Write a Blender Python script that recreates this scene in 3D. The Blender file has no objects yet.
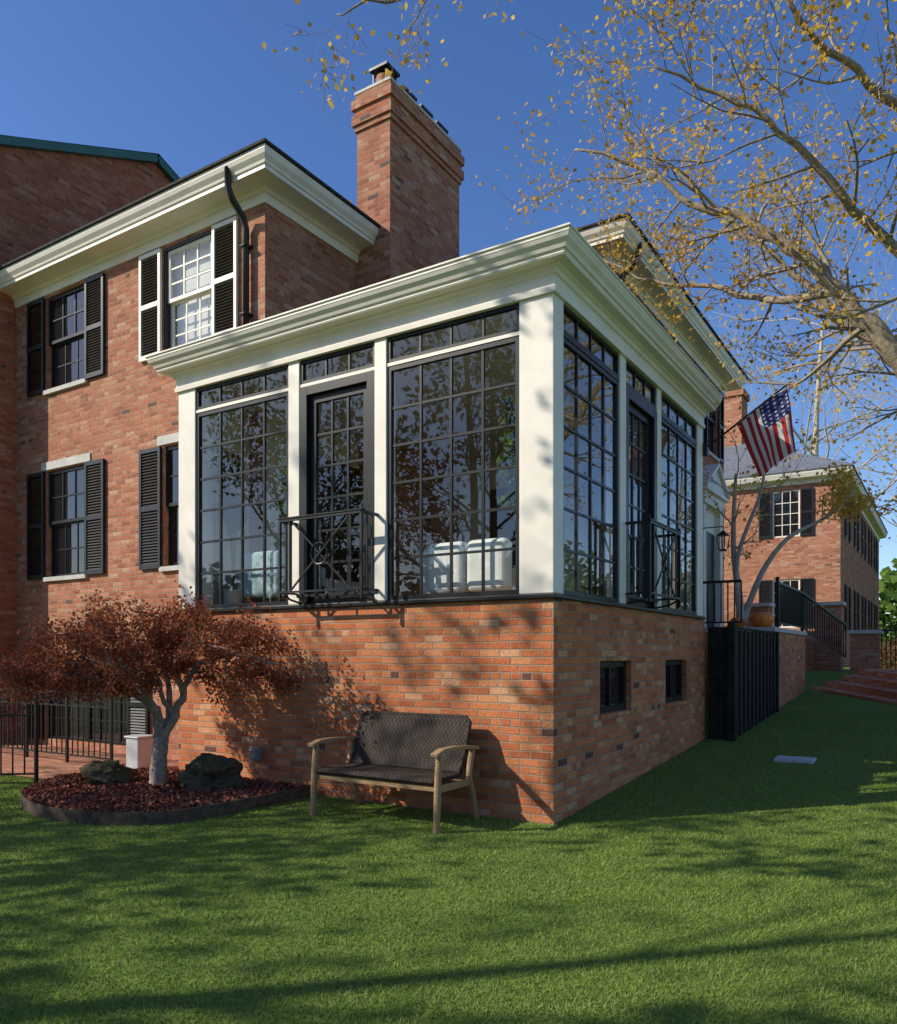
import bpy, math, random, bmesh
import numpy as np
from mathutils import Vector
from mathutils import noise as mn
random.seed(4); rng=np.random.default_rng(7)
scene=bpy.context.scene
R=math.radians

# ------------------------------------------------------------------ materials
def nm(name):
    m=bpy.data.materials.new(name); m.use_nodes=True
    nt=m.node_tree; b=nt.nodes["Principled BSDF"]
    return m,nt,b
def N(nt,t,**kw):
    n=nt.nodes.new(t)
    for k,v in kw.items(): setattr(n,k,v)
    return n
def M(nt,op,a,b=None,c=None):
    n=nt.nodes.new("ShaderNodeMath"); n.operation=op
    for i,v in enumerate((a,b,c)):
        if v is None: continue
        if isinstance(v,(int,float)): n.inputs[i].default_value=v
        else: nt.links.new(v,n.inputs[i])
    return n.outputs[0]
def ramp(nt,fac,stops,interp='LINEAR'):
    n=nt.nodes.new("ShaderNodeValToRGB"); cr=n.color_ramp; cr.interpolation=interp
    while len(cr.elements)<len(stops): cr.elements.new(.5)
    for e,(p,c) in zip(cr.elements,stops):
        e.position=p; e.color=(c[0],c[1],c[2],1)
    nt.links.new(fac,n.inputs[0]); return n.outputs[0]
def noise(nt,scale,detail=3,vec=None,rough=.5):
    n=nt.nodes.new("ShaderNodeTexNoise"); n.inputs["Scale"].default_value=scale
    n.inputs["Detail"].default_value=detail; n.inputs["Roughness"].default_value=rough
    if vec is None:
        g=nt.nodes.new("ShaderNodeNewGeometry"); vec=g.outputs["Position"]
    nt.links.new(vec,n.inputs["Vector"]); return n.outputs["Fac"]
def mixc(nt,fac,a,b,mode='MIX'):
    n=nt.nodes.new("ShaderNodeMix"); n.data_type='RGBA'; n.blend_type=mode
    for i,v in ((0,fac),(6,a),(7,b)):
        if isinstance(v,(int,float)): n.inputs[i].default_value=v
        elif isinstance(v,tuple): n.inputs[i].default_value=(v[0],v[1],v[2],1)
        else: nt.links.new(v,n.inputs[i])
    return n.outputs[2]
def bump(nt,b,h,strength,dist):
    n=nt.nodes.new("ShaderNodeBump"); n.inputs["Strength"].default_value=strength
    n.inputs["Distance"].default_value=dist; nt.links.new(h,n.inputs["Height"])
    nt.links.new(n.outputs[0],b.inputs["Normal"])

def brick_mat(name,stops,mortar=(.44,.34,.25),H=.0705,W=.21,dim=1.0):
    m,nt,b=nm(name)
    g=N(nt,"ShaderNodeNewGeometry")
    sp=N(nt,"ShaderNodeSeparateXYZ"); nt.links.new(g.outputs["Position"],sp.inputs[0])
    sn=N(nt,"ShaderNodeSeparateXYZ"); nt.links.new(g.outputs["True Normal"],sn.inputs[0])
    sx=M(nt,'GREATER_THAN',M(nt,'ABSOLUTE',sn.outputs[0]),.6)
    sz=M(nt,'GREATER_THAN',M(nt,'ABSOLUTE',sn.outputs[2]),.6)
    u=M(nt,'ADD',M(nt,'MULTIPLY',sp.outputs[0],M(nt,'SUBTRACT',1.0,sx)),M(nt,'MULTIPLY',sp.outputs[1],sx))
    v=M(nt,'ADD',sp.outputs[2],M(nt,'MULTIPLY',sp.outputs[1],sz))
    wob=noise(nt,2.2,1); v=M(nt,'ADD',v,M(nt,'MULTIPLY',M(nt,'SUBTRACT',wob,.5),.022))
    vr=M(nt,'DIVIDE',v,H); row=M(nt,'FLOOR',vr); fv=M(nt,'FRACT',vr)
    hdr=M(nt,'LESS_THAN',M(nt,'FLOORED_MODULO',row,6.0),.5)
    Wr=M(nt,'MULTIPLY',W,M(nt,'SUBTRACT',1.0,M(nt,'MULTIPLY',hdr,.5)))
    wr=N(nt,"ShaderNodeTexWhiteNoise",noise_dimensions='1D'); nt.links.new(row,wr.inputs["W"])
    U=M(nt,'ADD',M(nt,'DIVIDE',u,Wr),M(nt,'ADD',M(nt,'MULTIPLY',M(nt,'FLOORED_MODULO',row,2.0),.5),M(nt,'MULTIPLY',wr.outputs[0],.16)))
    col=M(nt,'FLOOR',U); fu=M(nt,'FRACT',U)
    cb=N(nt,"ShaderNodeCombineXYZ"); nt.links.new(col,cb.inputs[0]); nt.links.new(row,cb.inputs[1])
    wn=N(nt,"ShaderNodeTexWhiteNoise",noise_dimensions='3D'); nt.links.new(cb.outputs[0],wn.inputs["Vector"])
    eu=M(nt,'MULTIPLY',M(nt,'MINIMUM',fu,M(nt,'SUBTRACT',1.0,fu)),Wr)
    ev=M(nt,'MULTIPLY',M(nt,'MINIMUM',fv,M(nt,'SUBTRACT',1.0,fv)),H)
    e=M(nt,'MINIMUM',eu,ev)
    fn=noise(nt,45,1)
    e=M(nt,'ADD',e,M(nt,'MULTIPLY',M(nt,'SUBTRACT',fn,.5),.007))
    mr=N(nt,"ShaderNodeMapRange",interpolation_type='SMOOTHSTEP'); nt.links.new(e,mr.inputs[0])
    mr.inputs[1].default_value=.0035; mr.inputs[2].default_value=.0075
    mask=mr.outputs[0]
    c=ramp(nt,wn.outputs["Value"],stops,'CONSTANT')
    c=mixc(nt,1.0,c,ramp(nt,fn,[(.25,(.74,.74,.74)),(.75,(1.22,1.2,1.18))]),'MULTIPLY')
    mc=mixc(nt,wob,mortar,tuple(x*.6 for x in mortar))
    c=mixc(nt,mask,mc,c)
    big=noise(nt,.6,3,rough=.7)
    c=mixc(nt,1.0,c,ramp(nt,big,[(.3,(.80*dim,.77*dim,.75*dim)),(.5,(dim,dim,dim)),(.72,(1.1*dim,1.08*dim,1.05*dim))]),'MULTIPLY')
    nt.links.new(c,b.inputs["Base Color"]); b.inputs["Roughness"].default_value=.9
    b.inputs["Specular IOR Level"].default_value=.15
    h=M(nt,'ADD',mask,M(nt,'MULTIPLY',fn,.35))
    bump(nt,b,h,.8,.007)
    return m
def toward(stops,k):
    mean=tuple(sum(c[i] for p,c in stops[:-1])/(len(stops)-1) for i in range(3))
    return [(p,tuple(c[i]*(1-k)+mean[i]*k for i in range(3))) for p,c in stops[:-1]]+[stops[-1]]
BR1=toward([(0,(.56,.175,.068)),(.2,(.63,.22,.088)),(.4,(.50,.145,.056)),(.55,(.65,.28,.125)),(.7,(.59,.19,.078)),(.84,(.40,.115,.05)),(.92,(.68,.37,.21)),(.983,(.16,.08,.06))],.2)
BR2=toward([(0,(.45,.17,.095)),(.2,(.51,.21,.12)),(.4,(.39,.135,.075)),(.55,(.53,.26,.16)),(.7,(.46,.17,.09)),(.84,(.32,.11,.065)),(.93,(.55,.34,.23)),(.988,(.18,.10,.08))],.2)
mBrick=brick_mat("sunroom_brick",BR1)
mBrickA=brick_mat("house_brick",BR2)
mBrickD=brick_mat("neighbour_brick",[(p,(c[0]*.85,c[1]*.70,c[2]*.62)) for p,c in BR2],mortar=(.32,.24,.18))

def paint(name,col,rough=.45,nscale=3,var=.08,spec=.4):
    m,nt,b=nm(name)
    n=noise(nt,nscale,3,rough=.65)
    lo=tuple(x*(1-var*2) for x in col); hi=tuple(min(1,x*(1+var)) for x in col)
    nt.links.new(ramp(nt,n,[(.3,lo),(.65,hi)]),b.inputs["Base Color"])
    b.inputs["Roughness"].default_value=rough; b.inputs["Specular IOR Level"].default_value=spec
    return m
mWhite=paint("white_painted_wood",(.88,.81,.69),.45,2.0,.05)
mBlack=paint("black_painted_frame",(.012,.012,.013),.35)
mIron=paint("black_wrought_iron",(.014,.014,.015),.4,6)
mFence=paint("black_stained_boards",(.030,.025,.022),.75,8,.3,spec=.15)
mRoof=paint("dark_roof_shingle",(.05,.047,.045),.85,14,.3)
mSlate=paint("grey_slate_roof",(.17,.18,.20),.7,10,.25)
mGreenMetal=paint("green_metal_trim",(.05,.14,.11),.4)
mStone=paint("limestone",(.55,.53,.48),.7,8)
mShut=paint("black_shutter_paint",(.014,.015,.017),.4)
mCopper=paint("bronze_downspout",(.03,.026,.024),.4)
mInt=paint("interior_plaster",(.75,.71,.62),.8)
mFloorI=paint("interior_wood_floor",(.34,.22,.13),.4)
mSofa=paint("sofa_fabric",(.85,.85,.79),.9,6,.05)
mBlue=paint("armchair_fabric",(.36,.50,.52),.9,6,.1)
mPot=paint("ceramic_pot",(.6,.55,.48),.4)
mCort=paint("rusted_steel_edging",(.11,.08,.055),.8,15,.25,spec=.2)
mBox=paint("plastic_box",(.5,.52,.53),.5)
mGreyMetal=paint("galvanised_vent",(.26,.27,.26),.5)
mPump=paint("pumpkin_skin",(.78,.22,.03),.5,4)
mStem=paint("pumpkin_stem",(.15,.13,.06),.8)
mBlind=paint("window_blind",(.72,.72,.70),.9)

def wood(name,a,b2,sc=(2,30,30)):
    m,nt,b=nm(name)
    tc=N(nt,"ShaderNodeTexCoord"); mp=N(nt,"ShaderNodeMapping"); mp.inputs["Scale"].default_value=sc
    nt.links.new(tc.outputs["Object"],mp.inputs[0])
    n=noise(nt,3,5,vec=mp.outputs[0],rough=.65)
    nt.links.new(ramp(nt,n,[(.3,a),(.7,b2)]),b.inputs["Base Color"]); b.inputs["Roughness"].default_value=.7
    return m
mTeak=wood("weathered_teak",(.22,.13,.06),(.46,.30,.15))
def bark(name,a,b2,sc=9):
    m,nt,b=nm(name)
    n=noise(nt,sc,3,rough=.75)
    c=ramp(nt,n,[(.3,a),(.7,b2)])
    nt.links.new(c,b.inputs["Base Color"]); b.inputs["Roughness"].default_value=.9
    bump(nt,b,n,.6,.02); return m
mBark=bark("oak_bark",(.18,.135,.09),(.44,.35,.24),16)
mBarkM=bark("maple_bark",(.20,.155,.12),(.42,.36,.29),22)
mBarkP=bark("crape_myrtle_bark",(.36,.29,.21),(.58,.50,.40))

def leafmat(name,cols,trans=.35,rough=.6):
    m,nt,b=nm(name)
    g=N(nt,"ShaderNodeNewGeometry")
    k=len(cols); c=ramp(nt,g.outputs["Random Per Island"],[(i/k,cc) for i,cc in enumerate(cols)],'LINEAR')
    d=N(nt,"ShaderNodeBsdfDiffuse"); nt.links.new(c,d.inputs[0])
    nt.nodes.remove(b); out=nt.nodes["Material Output"]
    if trans>0:
        t=N(nt,"ShaderNodeBsdfTranslucent"); nt.links.new(c,t.inputs[0])
        mx=N(nt,"ShaderNodeMixShader"); mx.inputs[0].default_value=trans
        nt.links.new(d.outputs[0],mx.inputs[1]); nt.links.new(t.outputs[0],mx.inputs[2])
        nt.links.new(mx.outputs[0],out.inputs[0])
    else: nt.links.new(d.outputs[0],out.inputs[0])
    return m
mLeafY=leafmat("autumn_yellow_leaf",[(.80,.48,.08),(.86,.58,.12),(.70,.38,.06),(.62,.50,.10),(.86,.50,.08),(.55,.32,.06)],.5)
mLeafM=leafmat("japanese_maple_leaf",[(.38,.10,.05),(.25,.075,.045),(.48,.15,.06),(.19,.08,.045),(.42,.20,.08),(.30,.07,.045)],.35)
mLeafR=leafmat("russet_leaf",[(.26,.09,.045),(.18,.07,.04),(.33,.13,.05),(.15,.07,.035),(.30,.16,.06)],.3)
mLeafG=leafmat("green_leaf",[(.09,.18,.035),(.13,.22,.05),(.16,.21,.05),(.07,.13,.03)],.3)
mLeafB=leafmat("brown_leaf",[(.22,.10,.04),(.28,.14,.05),(.16,.08,.04),(.14,.12,.05)],.3)
mLeafFar=leafmat("distant_leaf",[(.18,.09,.055),(.13,.09,.055),(.09,.09,.05),(.20,.12,.055)],0,.9)
mMulch=leafmat("mulch_chips",[(.30,.095,.055),(.19,.06,.045),(.40,.16,.09),(.23,.095,.065),(.12,.06,.045)],.0,.9)
mBlade=leafmat("turf_blade",[(.165,.245,.042),(.215,.30,.058),(.135,.21,.035),(.25,.33,.08),(.185,.27,.050),(.27,.285,.10)],.0,.6)

def lawnmat():
    m,nt,b=nm("turf_ground")
    n1=noise(nt,160,1); n2=noise(nt,.9,3); n3=noise(nt,25,1)
    c=ramp(nt,n1,[(.3,(.070,.120,.022)),(.6,(.165,.245,.043)),(.8,(.24,.315,.075))])
    c=mixc(nt,1.0,c,ramp(nt,n2,[(.3,(.84,.86,.82)),(.7,(1.12,1.08,1.05))]),'MULTIPLY')
    c=mixc(nt,1.0,c,ramp(nt,n3,[(.3,(.8,.8,.8)),(.7,(1.15,1.15,1.15))]),'MULTIPLY')
    nt.links.new(c,b.inputs["Base Color"]); b.inputs["Roughness"].default_value=.9
    b.inputs["Specular IOR Level"].default_value=.1
    bump(nt,b,n1,.5,.012); return m
mLawn=lawnmat()
def soil():
    m,nt,b=nm("mulch_soil"); n=noise(nt,40,3)
    nt.links.new(ramp(nt,n,[(.3,(.06,.03,.022)),(.7,(.19,.08,.055))]),b.inputs["Base Color"])
    b.inputs["Roughness"].default_value=.95; bump(nt,b,n,1,.03); return m
mSoil=soil()
def rockm():
    m,nt,b=nm("mossy_rock"); n=noise(nt,12,5,rough=.75)
    c=ramp(nt,n,[(.3,(.05,.042,.03)),(.5,(.12,.10,.065)),(.68,(.09,.09,.03))])
    nt.links.new(c,b.inputs["Base Color"]); b.inputs["Roughness"].default_value=.95
    b.inputs["Specular IOR Level"].default_value=.1
    bump(nt,b,n,1,.05); return m
mRock=rockm()
def glassm():
    m,nt,b=nm("window_glass"); nt.nodes.remove(b)
    g=N(nt,"ShaderNodeNewGeometry"); dt=N(nt,"ShaderNodeVectorMath",operation='DOT_PRODUCT')
    nt.links.new(g.outputs["Incoming"],dt.inputs[0]); nt.links.new(g.outputs["True Normal"],dt.inputs[1])
    cs=M(nt,'ABSOLUTE',dt.outputs["Value"])
    fac=M(nt,'ADD',M(nt,'MULTIPLY',M(nt,'POWER',M(nt,'SUBTRACT',1.0,cs),4.0),.88),.08)
    t=N(nt,"ShaderNodeBsdfTransparent"); t.inputs[0].default_value=(.94,.96,.95,1)
    gl=N(nt,"ShaderNodeBsdfGlossy"); gl.inputs["Roughness"].default_value=.0; gl.inputs[0].default_value=(.95,.97,1,1)
    bp=N(nt,"ShaderNodeBump"); bp.inputs["Strength"].default_value=.06; bp.inputs["Distance"].default_value=.02
    nt.links.new(noise(nt,1.6,1),bp.inputs["Height"]); nt.links.new(bp.outputs[0],gl.inputs["Normal"])
    mx=N(nt,"ShaderNodeMixShader"); nt.links.new(fac,mx.inputs[0])
    nt.links.new(t.outputs[0],mx.inputs[1]); nt.links.new(gl.outputs[0],mx.inputs[2])
    nt.links.new(mx.outputs[0],nt.nodes["Material Output"].inputs[0]); return m
mGlass=glassm()
def dglass():
    m,nt,b=nm("dark_window_glass"); b.inputs["Base Color"].default_value=(.012,.014,.017,1)
    b.inputs["Roughness"].default_value=.03; b.inputs["Specular IOR Level"].default_value=.8
    bump(nt,b,noise(nt,1.8,1),.1,.02); return m
mDG=dglass()
def wicker():
    m,nt,b=nm("woven_wicker")
    tc=N(nt,"ShaderNodeTexCoord"); ck=N(nt,"ShaderNodeTexChecker"); ck.inputs["Scale"].default_value=44
    nt.links.new(tc.outputs["Object"],ck.inputs[0])
    c=mixc(nt,ck.outputs["Fac"],(.028,.022,.018),(.070,.054,.044))
    nt.links.new(mixc(nt,1.0,c,ramp(nt,noise(nt,9,3),[(.3,(.7,.7,.7)),(.7,(1.3,1.25,1.2))]),'MULTIPLY'),b.inputs["Base Color"])
    b.inputs["Roughness"].default_value=.7; b.inputs["Specular IOR Level"].default_value=.15
    bump(nt,b,ck.outputs["Fac"],.6,.004); return m
mWick=wicker()
def flagm():
    m,nt,b=nm("flag_cloth")
    uv=N(nt,"ShaderNodeUVMap"); s=N(nt,"ShaderNodeSeparateXYZ"); nt.links.new(uv.outputs[0],s.inputs[0])
    U,V=s.outputs[0],s.outputs[1]
    st=M(nt,'LESS_THAN',M(nt,'FLOORED_MODULO',M(nt,'FLOOR',M(nt,'MULTIPLY',M(nt,'SUBTRACT',1.0,V),12.999)),2.0),.5)
    c=mixc(nt,st,(.80,.76,.72),(.52,.025,.035))
    can=M(nt,'MULTIPLY',M(nt,'LESS_THAN',U,.4),M(nt,'GREATER_THAN',V,.4615))
    su=M(nt,'MULTIPLY',U,15.0); sv=M(nt,'MULTIPLY',M(nt,'SUBTRACT',V,.4615),9.3)
    du=M(nt,'SUBTRACT',M(nt,'FRACT',su),.5); dv=M(nt,'SUBTRACT',M(nt,'FRACT',sv),.5)
    rr=M(nt,'ADD',M(nt,'MULTIPLY',du,du),M(nt,'MULTIPLY',dv,dv))
    star=M(nt,'LESS_THAN',rr,.05)
    c=mixc(nt,can,c,mixc(nt,star,(.03,.045,.19),(.75,.75,.75)))
    nt.links.new(c,b.inputs["Base Color"]); b.inputs["Roughness"].default_value=.8
    t=N(nt,"ShaderNodeBsdfTranslucent"); nt.links.new(c,t.inputs[0])
    mx=N(nt,"ShaderNodeMixShader"); mx.inputs[0].default_value=.45
    nt.links.new(b.outputs[0],mx.inputs[1]); nt.links.new(t.outputs[0],mx.inputs[2])
    nt.links.new(mx.outputs[0],nt.nodes["Material Output"].inputs[0]); return m
mFlag=flagm()

# ------------------------------------------------------------------ mesh helpers
def empty(name):
    e=bpy.data.objects.new(name,None); bpy.context.collection.objects.link(e); return e
class MB:
    def __init__(s): s.v=[]; s.f=[]; s.m=[]; s.mats=[]
    def mi(s,mat):
        if mat not in s.mats: s.mats.append(mat)
        return s.mats.index(mat)
    def poly(s,pts,mat):
        b=len(s.v); s.v+= [tuple(p) for p in pts]; s.f.append(tuple(range(b,b+len(pts)))); s.m.append(s.mi(mat))
    def box(s,x0,x1,y0,y1,z0,z1,mat):
        b=len(s.v); k=s.mi(mat)
        s.v+=[(x0,y0,z0),(x1,y0,z0),(x1,y1,z0),(x0,y1,z0),(x0,y0,z1),(x1,y0,z1),(x1,y1,z1),(x0,y1,z1)]
        for f in ((0,3,2,1),(4,5,6,7),(0,1,5,4),(1,2,6,5),(2,3,7,6),(3,0,4,7)):
            s.f.append(tuple(b+i for i in f)); s.m.append(k)
    def bar(s,a,b2,w,h,mat):
        a=Vector(a); b2=Vector(b2); d=(b2-a)
        if d.length<1e-6: return
        d.normalize(); up=Vector((0,0,1)) if abs(d.z)<.95 else Vector((0,1,0))
        sd=d.cross(up).normalized(); u2=sd.cross(d).normalized()
        b=len(s.v); k=s.mi(mat)
        for p in (a,b2):
            for (i,j) in ((-1,-1),(1,-1),(1,1),(-1,1)):
                s.v.append(tuple(p+sd*i*w/2+u2*j*h/2))
        for f in ((0,1,2,3),(7,6,5,4),(0,4,5,1),(1,5,6,2),(2,6,7,3),(3,7,4,0)):
            s.f.append(tuple(b+i for i in f)); s.m.append(k)
    def tube(s,pts,rads,mat,n=6,cap=True):
        pts=[Vector(p) for p in pts]; k=s.mi(mat); b=len(s.v)
        prev=None
        for i,p in enumerate(pts):
            d=(pts[min(i+1,len(pts)-1)]-pts[max(i-1,0)])
            if d.length<1e-7: d=Vector((0,0,1))
            d.normalize()
            if prev is None:
                prev=d.orthogonal().normalized()
            sd=(prev-d*prev.dot(d))
            if sd.length<1e-5: sd=d.orthogonal()
            sd.normalize(); prev=sd; u2=d.cross(sd)
            for j in range(n):
                a=2*math.pi*j/n
                s.v.append(tuple(p+(sd*math.cos(a)+u2*math.sin(a))*rads[i]))
        for i in range(len(pts)-1):
            for j in range(n):
                s.f.append((b+i*n+j,b+i*n+(j+1)%n,b+(i+1)*n+(j+1)%n,b+(i+1)*n+j)); s.m.append(k)
        if cap:
            s.f.append(tuple(b+j for j in range(n))); s.m.append(k)
            s.f.append(tuple(b+(len(pts)-1)*n+j for j in range(n))); s.m.append(k)
    def build(s,name,parent=None,smooth=False,bevel=0,seg=2):
        me=bpy.data.meshes.new(name); me.from_pydata(s.v,[],s.f)
        for m in s.mats: me.materials.append(m)
        me.polygons.foreach_set("material_index",s.m)
        if smooth: me.polygons.foreach_set("use_smooth",[True]*len(s.f))
        me.update()
        o=bpy.data.objects.new(name,me); bpy.context.collection.objects.link(o)
        if parent: o.parent=parent
        if bevel:
            md=o.modifiers.new("bevel",'BEVEL'); md.width=bevel; md.segments=seg; md.limit_method='ANGLE'
        return o
def P(face,u,z,n):
    return (u,face[1]-n,z) if face[0]=='y' else (face[1]+n,u,z)
def fbox(mb,face,u0,u1,z0,z1,n0,n1,mat):
    if face[0]=='y': mb.box(u0,u1,face[1]-n1,face[1]-n0,z0,z1,mat)
    else: mb.box(face[1]+n0,face[1]+n1,u0,u1,z0,z1,mat)
def wall(mb,face,u0,u1,z0,z1,ops,mat,rev=.13):
    us=sorted({u0,u1}|{o[i] for o in ops for i in (0,1)}); zs=sorted({z0,z1}|{o[i] for o in ops for i in (2,3)})
    us=[u for u in us if u0<=u<=u1]; zs=[z for z in zs if z0<=z<=z1]
    for i in range(len(us)-1):
        for j in range(len(zs)-1):
            cu,cz=(us[i]+us[i+1])/2,(zs[j]+zs[j+1])/2
            if any(o[0]<cu<o[1] and o[2]<cz<o[3] for o in ops): continue
            mb.poly([P(face,us[i],zs[j],0),P(face,us[i+1],zs[j],0),P(face,us[i+1],zs[j+1],0),P(face,us[i],zs[j+1],0)],mat)
    for a,b2,c,d in ops:
        for (p,q) in (((a,c),(b2,c)),((b2,c),(b2,d)),((b2,d),(a,d)),((a,d),(a,c))):
            mb.poly([P(face,p[0],p[1],0),P(face,q[0],q[1],0),P(face,q[0],q[1],-rev),P(face,p[0],p[1],-rev)],mat)
def window(mb,gl,face,u0,u1,z0,z1,cols,rows,fm,gm,n=0.0,fw=.045,mw=.022,dep=.05):
    fbox(mb,face,u0,u1,z0,z0+fw,n-dep,n,fm); fbox(mb,face,u0,u1,z1-fw,z1,n-dep,n,fm)
    fbox(mb,face,u0,u0+fw,z0+fw,z1-fw,n-dep,n,fm); fbox(mb,face,u1-fw,u1,z0+fw,z1-fw,n-dep,n,fm)
    a,b2,c,d=u0+fw,u1-fw,z0+fw,z1-fw
    for i in range(1,cols):
        x=a+(b2-a)*i/cols; fbox(mb,face,x-mw/2,x+mw/2,c,d,n-dep*.7,n-.010,fm)
    for j in range(1,rows):
        z=c+(d-c)*j/rows; fbox(mb,face,a,b2,z-mw/2,z+mw/2,n-dep*.7+.002,n-.012,fm)
    g=n-dep*.5
    gl.poly([P(face,a,c,g),P(face,b2,c,g),P(face,b2,d,g),P(face,a,d,g)],gm)
def shutter(mb,face,u0,u1,z0,z1,fm,lm):
    st=.05
    fbox(mb,face,u0,u0+st,z0,z1,.008,.05,fm); fbox(mb,face,u1-st,u1,z0,z1,.008,.05,fm)
    zm=(z0+z1)/2
    for (c,d) in ((z0,z0+.07),(zm-.035,zm+.035),(z1-.06,z1)): fbox(mb,face,u0+st,u1-st,c,d,.010,.048,fm)
    for (c,d) in ((z0+.07,zm-.035),(zm+.035,z1-.06)):
        k=int((d-c)/.042)
        for i in range(k):
            z=c+(d-c)*(i+.5)/k
            mb.poly([P(face,u0+st,z-.022,.046),P(face,u1-st,z-.022,.046),P(face,u1-st,z+.02,.014),P(face,u0+st,z+.02,.014)],lm)
def sweep(mb,corners,prof,mat,caps=True):
    rings=[[(x+sx*o,y+sy*o,z) for (o,z) in prof] for (x,y,sx,sy) in corners]
    for a,b2 in zip(rings[:-1],rings[1:]):
        for i in range(len(prof)-1): mb.poly([a[i],b2[i],b2[i+1],a[i+1]],mat)
    if caps: mb.poly(rings[0],mat); mb.poly(rings[-1],mat)

# ------------------------------------------------------------------ terrain
def sstep(a,b,x):
    t=np.clip((x-a)/(b-a),0,1); return t*t*(3-2*t)
def gz(x,y):
    s=sstep(-6,-1,x)
    z=.058*np.clip(y,0,13.2)*s+.34*sstep(13.2,14.2,y)*s
    return z-.10*sstep(1.5,8,x)*sstep(2,12,y)
xs=np.concatenate([[-600,-200,-80,-40],np.arange(-24,24.1,.4),[40,80,200,600]])
ys=np.concatenate([[-600,-200,-80,-40],np.arange(-20,44.1,.4),[60,100,250,900]])
gx,gy=np.meshgrid(xs,ys); g_z=gz(gx,gy)
V=np.stack([gx,gy,g_z],-1).reshape(-1,3); nx,ny=len(xs),len(ys)
Fc=[(j*nx+i,j*nx+i+1,(j+1)*nx+i+1,(j+1)*nx+i) for j in range(ny-1) for i in range(nx-1)]
me=bpy.data.meshes.new("lawn"); me.from_pydata(V.tolist(),[],Fc); me.materials.append(mLawn)
me.polygons.foreach_set("use_smooth",[True]*len(Fc))
lawn=bpy.data.objects.new("lawn",me); bpy.context.collection.objects.link(lawn)

def quads_obj(name,cent,a,b2,mat,parent=None,tri=False):
    n=len(cent)
    if tri:
        vv=np.stack([cent-a,cent+a,cent+b2],1); k=3
    else:
        vv=np.stack([cent-a-b2*.2,cent+a*.2-b2,cent+a+b2*.2,cent-a*.2+b2],1); k=4
    me=bpy.data.meshes.new(name)
    me.vertices.add(n*k); me.vertices.foreach_set("co",vv.reshape(-1).astype(np.float32))
    me.loops.add(n*k); me.loops.foreach_set("vertex_index",np.arange(n*k,dtype=np.int32))
    me.polygons.add(n); me.polygons.foreach_set("loop_start",np.arange(0,n*k,k,dtype=np.int32))
    me.polygons.foreach_set("loop_total",np.full(n,k,dtype=np.int32))
    me.update(calc_edges=True); me.materials.append(mat)
    o=bpy.data.objects.new(name,me); bpy.context.collection.objects.link(o)
    if parent: o.parent=parent
    return o
def leaves(name,pts,size,mat,parent,flat=0.0):
    pts=np.array(pts); n=len(pts)
    d=rng.normal(size=(n,3)); d/=np.linalg.norm(d,axis=1,keepdims=True)
    e=rng.normal(size=(n,3)); e[:,2]*=(1-flat); e-=d*(e*d).sum(1,keepdims=True); e/=np.linalg.norm(e,axis=1,keepdims=True)
    s=size*rng.uniform(.6,1.35,(n,1))
    return quads_obj(name,pts,d*s*.5,e*s*.34,mat,parent)

bed=[(-2.75,-.06),(-2.78,-.9),(-2.88,-1.75),(-3.3,-2.12),(-4.05,-2.25),(-4.9,-2.0),(-5.45,-1.5),(-5.7,-.98),(-5.45,-.3),(-5.0,-.06)]
def inpoly(x,y,poly):
    c=np.zeros(len(x),bool); n=len(poly)
    for i in range(n):
        x1,y1=poly[i]; x2,y2=poly[(i+1)%n]
        c^=((y1>y)!=(y2>y))&(x<(x2-x1)*(y-y1)/(y2-y1+1e-12)+x1)
    return c
n=300000
dd=2.6*np.exp(rng.uniform(0,1,n)*math.log(14/2.6)); kk=rng.uniform(-.8,.8,n)
bx=2.954+dd*kk*.8446-dd*.5353; by=-6.39+dd*kk*.5358+dd*.8443
ok=~inpoly(bx,by,bed)&~((bx<.02)&(bx>-5.05)&(by>-.02))&~((bx<-5.0)&(by>-.2))&~((bx>.2)&(by>8.6+0*bx)&(bx*1.45+by>12.6))&~((bx<.4)&(by>5))
bx,by,dd=bx[ok],by[ok],dd[ok]; n=len(bx)
cent=np.stack([bx,by,gz(bx,by)],-1)
ang=rng.uniform(0,2*math.pi,n); w=.0024*np.clip(dd/4,1,2.6)
a=np.stack([np.cos(ang)*w,np.sin(ang)*w,0*w],-1)
hh=rng.uniform(.008,.024,n); lean=rng.normal(0,.6,(n,2))*hh[:,None]
quads_obj("turf_grass",cent,a,np.stack([lean[:,0],lean[:,1],hh],-1),mBlade,None,tri=True)

# ------------------------------------------------------------------ sunroom
sun=empty("sunroom")
FY=('y',0.0); FX=('x',0.0)
w_=MB()
wall(w_,FY,-5,0,-.3,2.0,[],mBrick)
wall(w_,FX,0,5.1,-.3,2.0,[(1.10,2.02,.90,1.44),(3.26,4.18,.90,1.44)],mBrick,rev=.16)
wall(w_,('x',-5.0),0,1.1,-.3,2.0,[],mBrick)
w_.build("base_walls",sun)
bw=MB(); bg=MB()
for a,b2 in ((1.10,2.02),(3.26,4.18)):
    window(bw,bg,FX,a,b2,.90,1.44,2,1,mBlack,mDG,n=-.06,fw=.07,mw=.05,dep=.07)
    fbox(bw,FX,a-.02,b2+.02,.862,.897,-.1,.025,mBrick)
bw.build("basement_windows",sun); bg.build("basement_glass",sun)
t=MB()
sweep(t,[(-5,1.1,-1,0),(-5,0,-1,-1),(0,0,1,-1),(0,5.0,1,0)],[(-.1,2.0),(.035,2.0),(.04,2.01),(.04,2.035),(.0,2.05),(-.1,2.05)],mBlack)
t.build("sill",sun)
c=MB()
zt=4.70
def col(face,a,b2,n1=.0,n0=-.16): fbox(c,face,a,b2,2.05,zt,n0,n1,mWhite)
c.box(-.34,.0,.0,.22,2.05,zt,mWhite)
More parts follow.
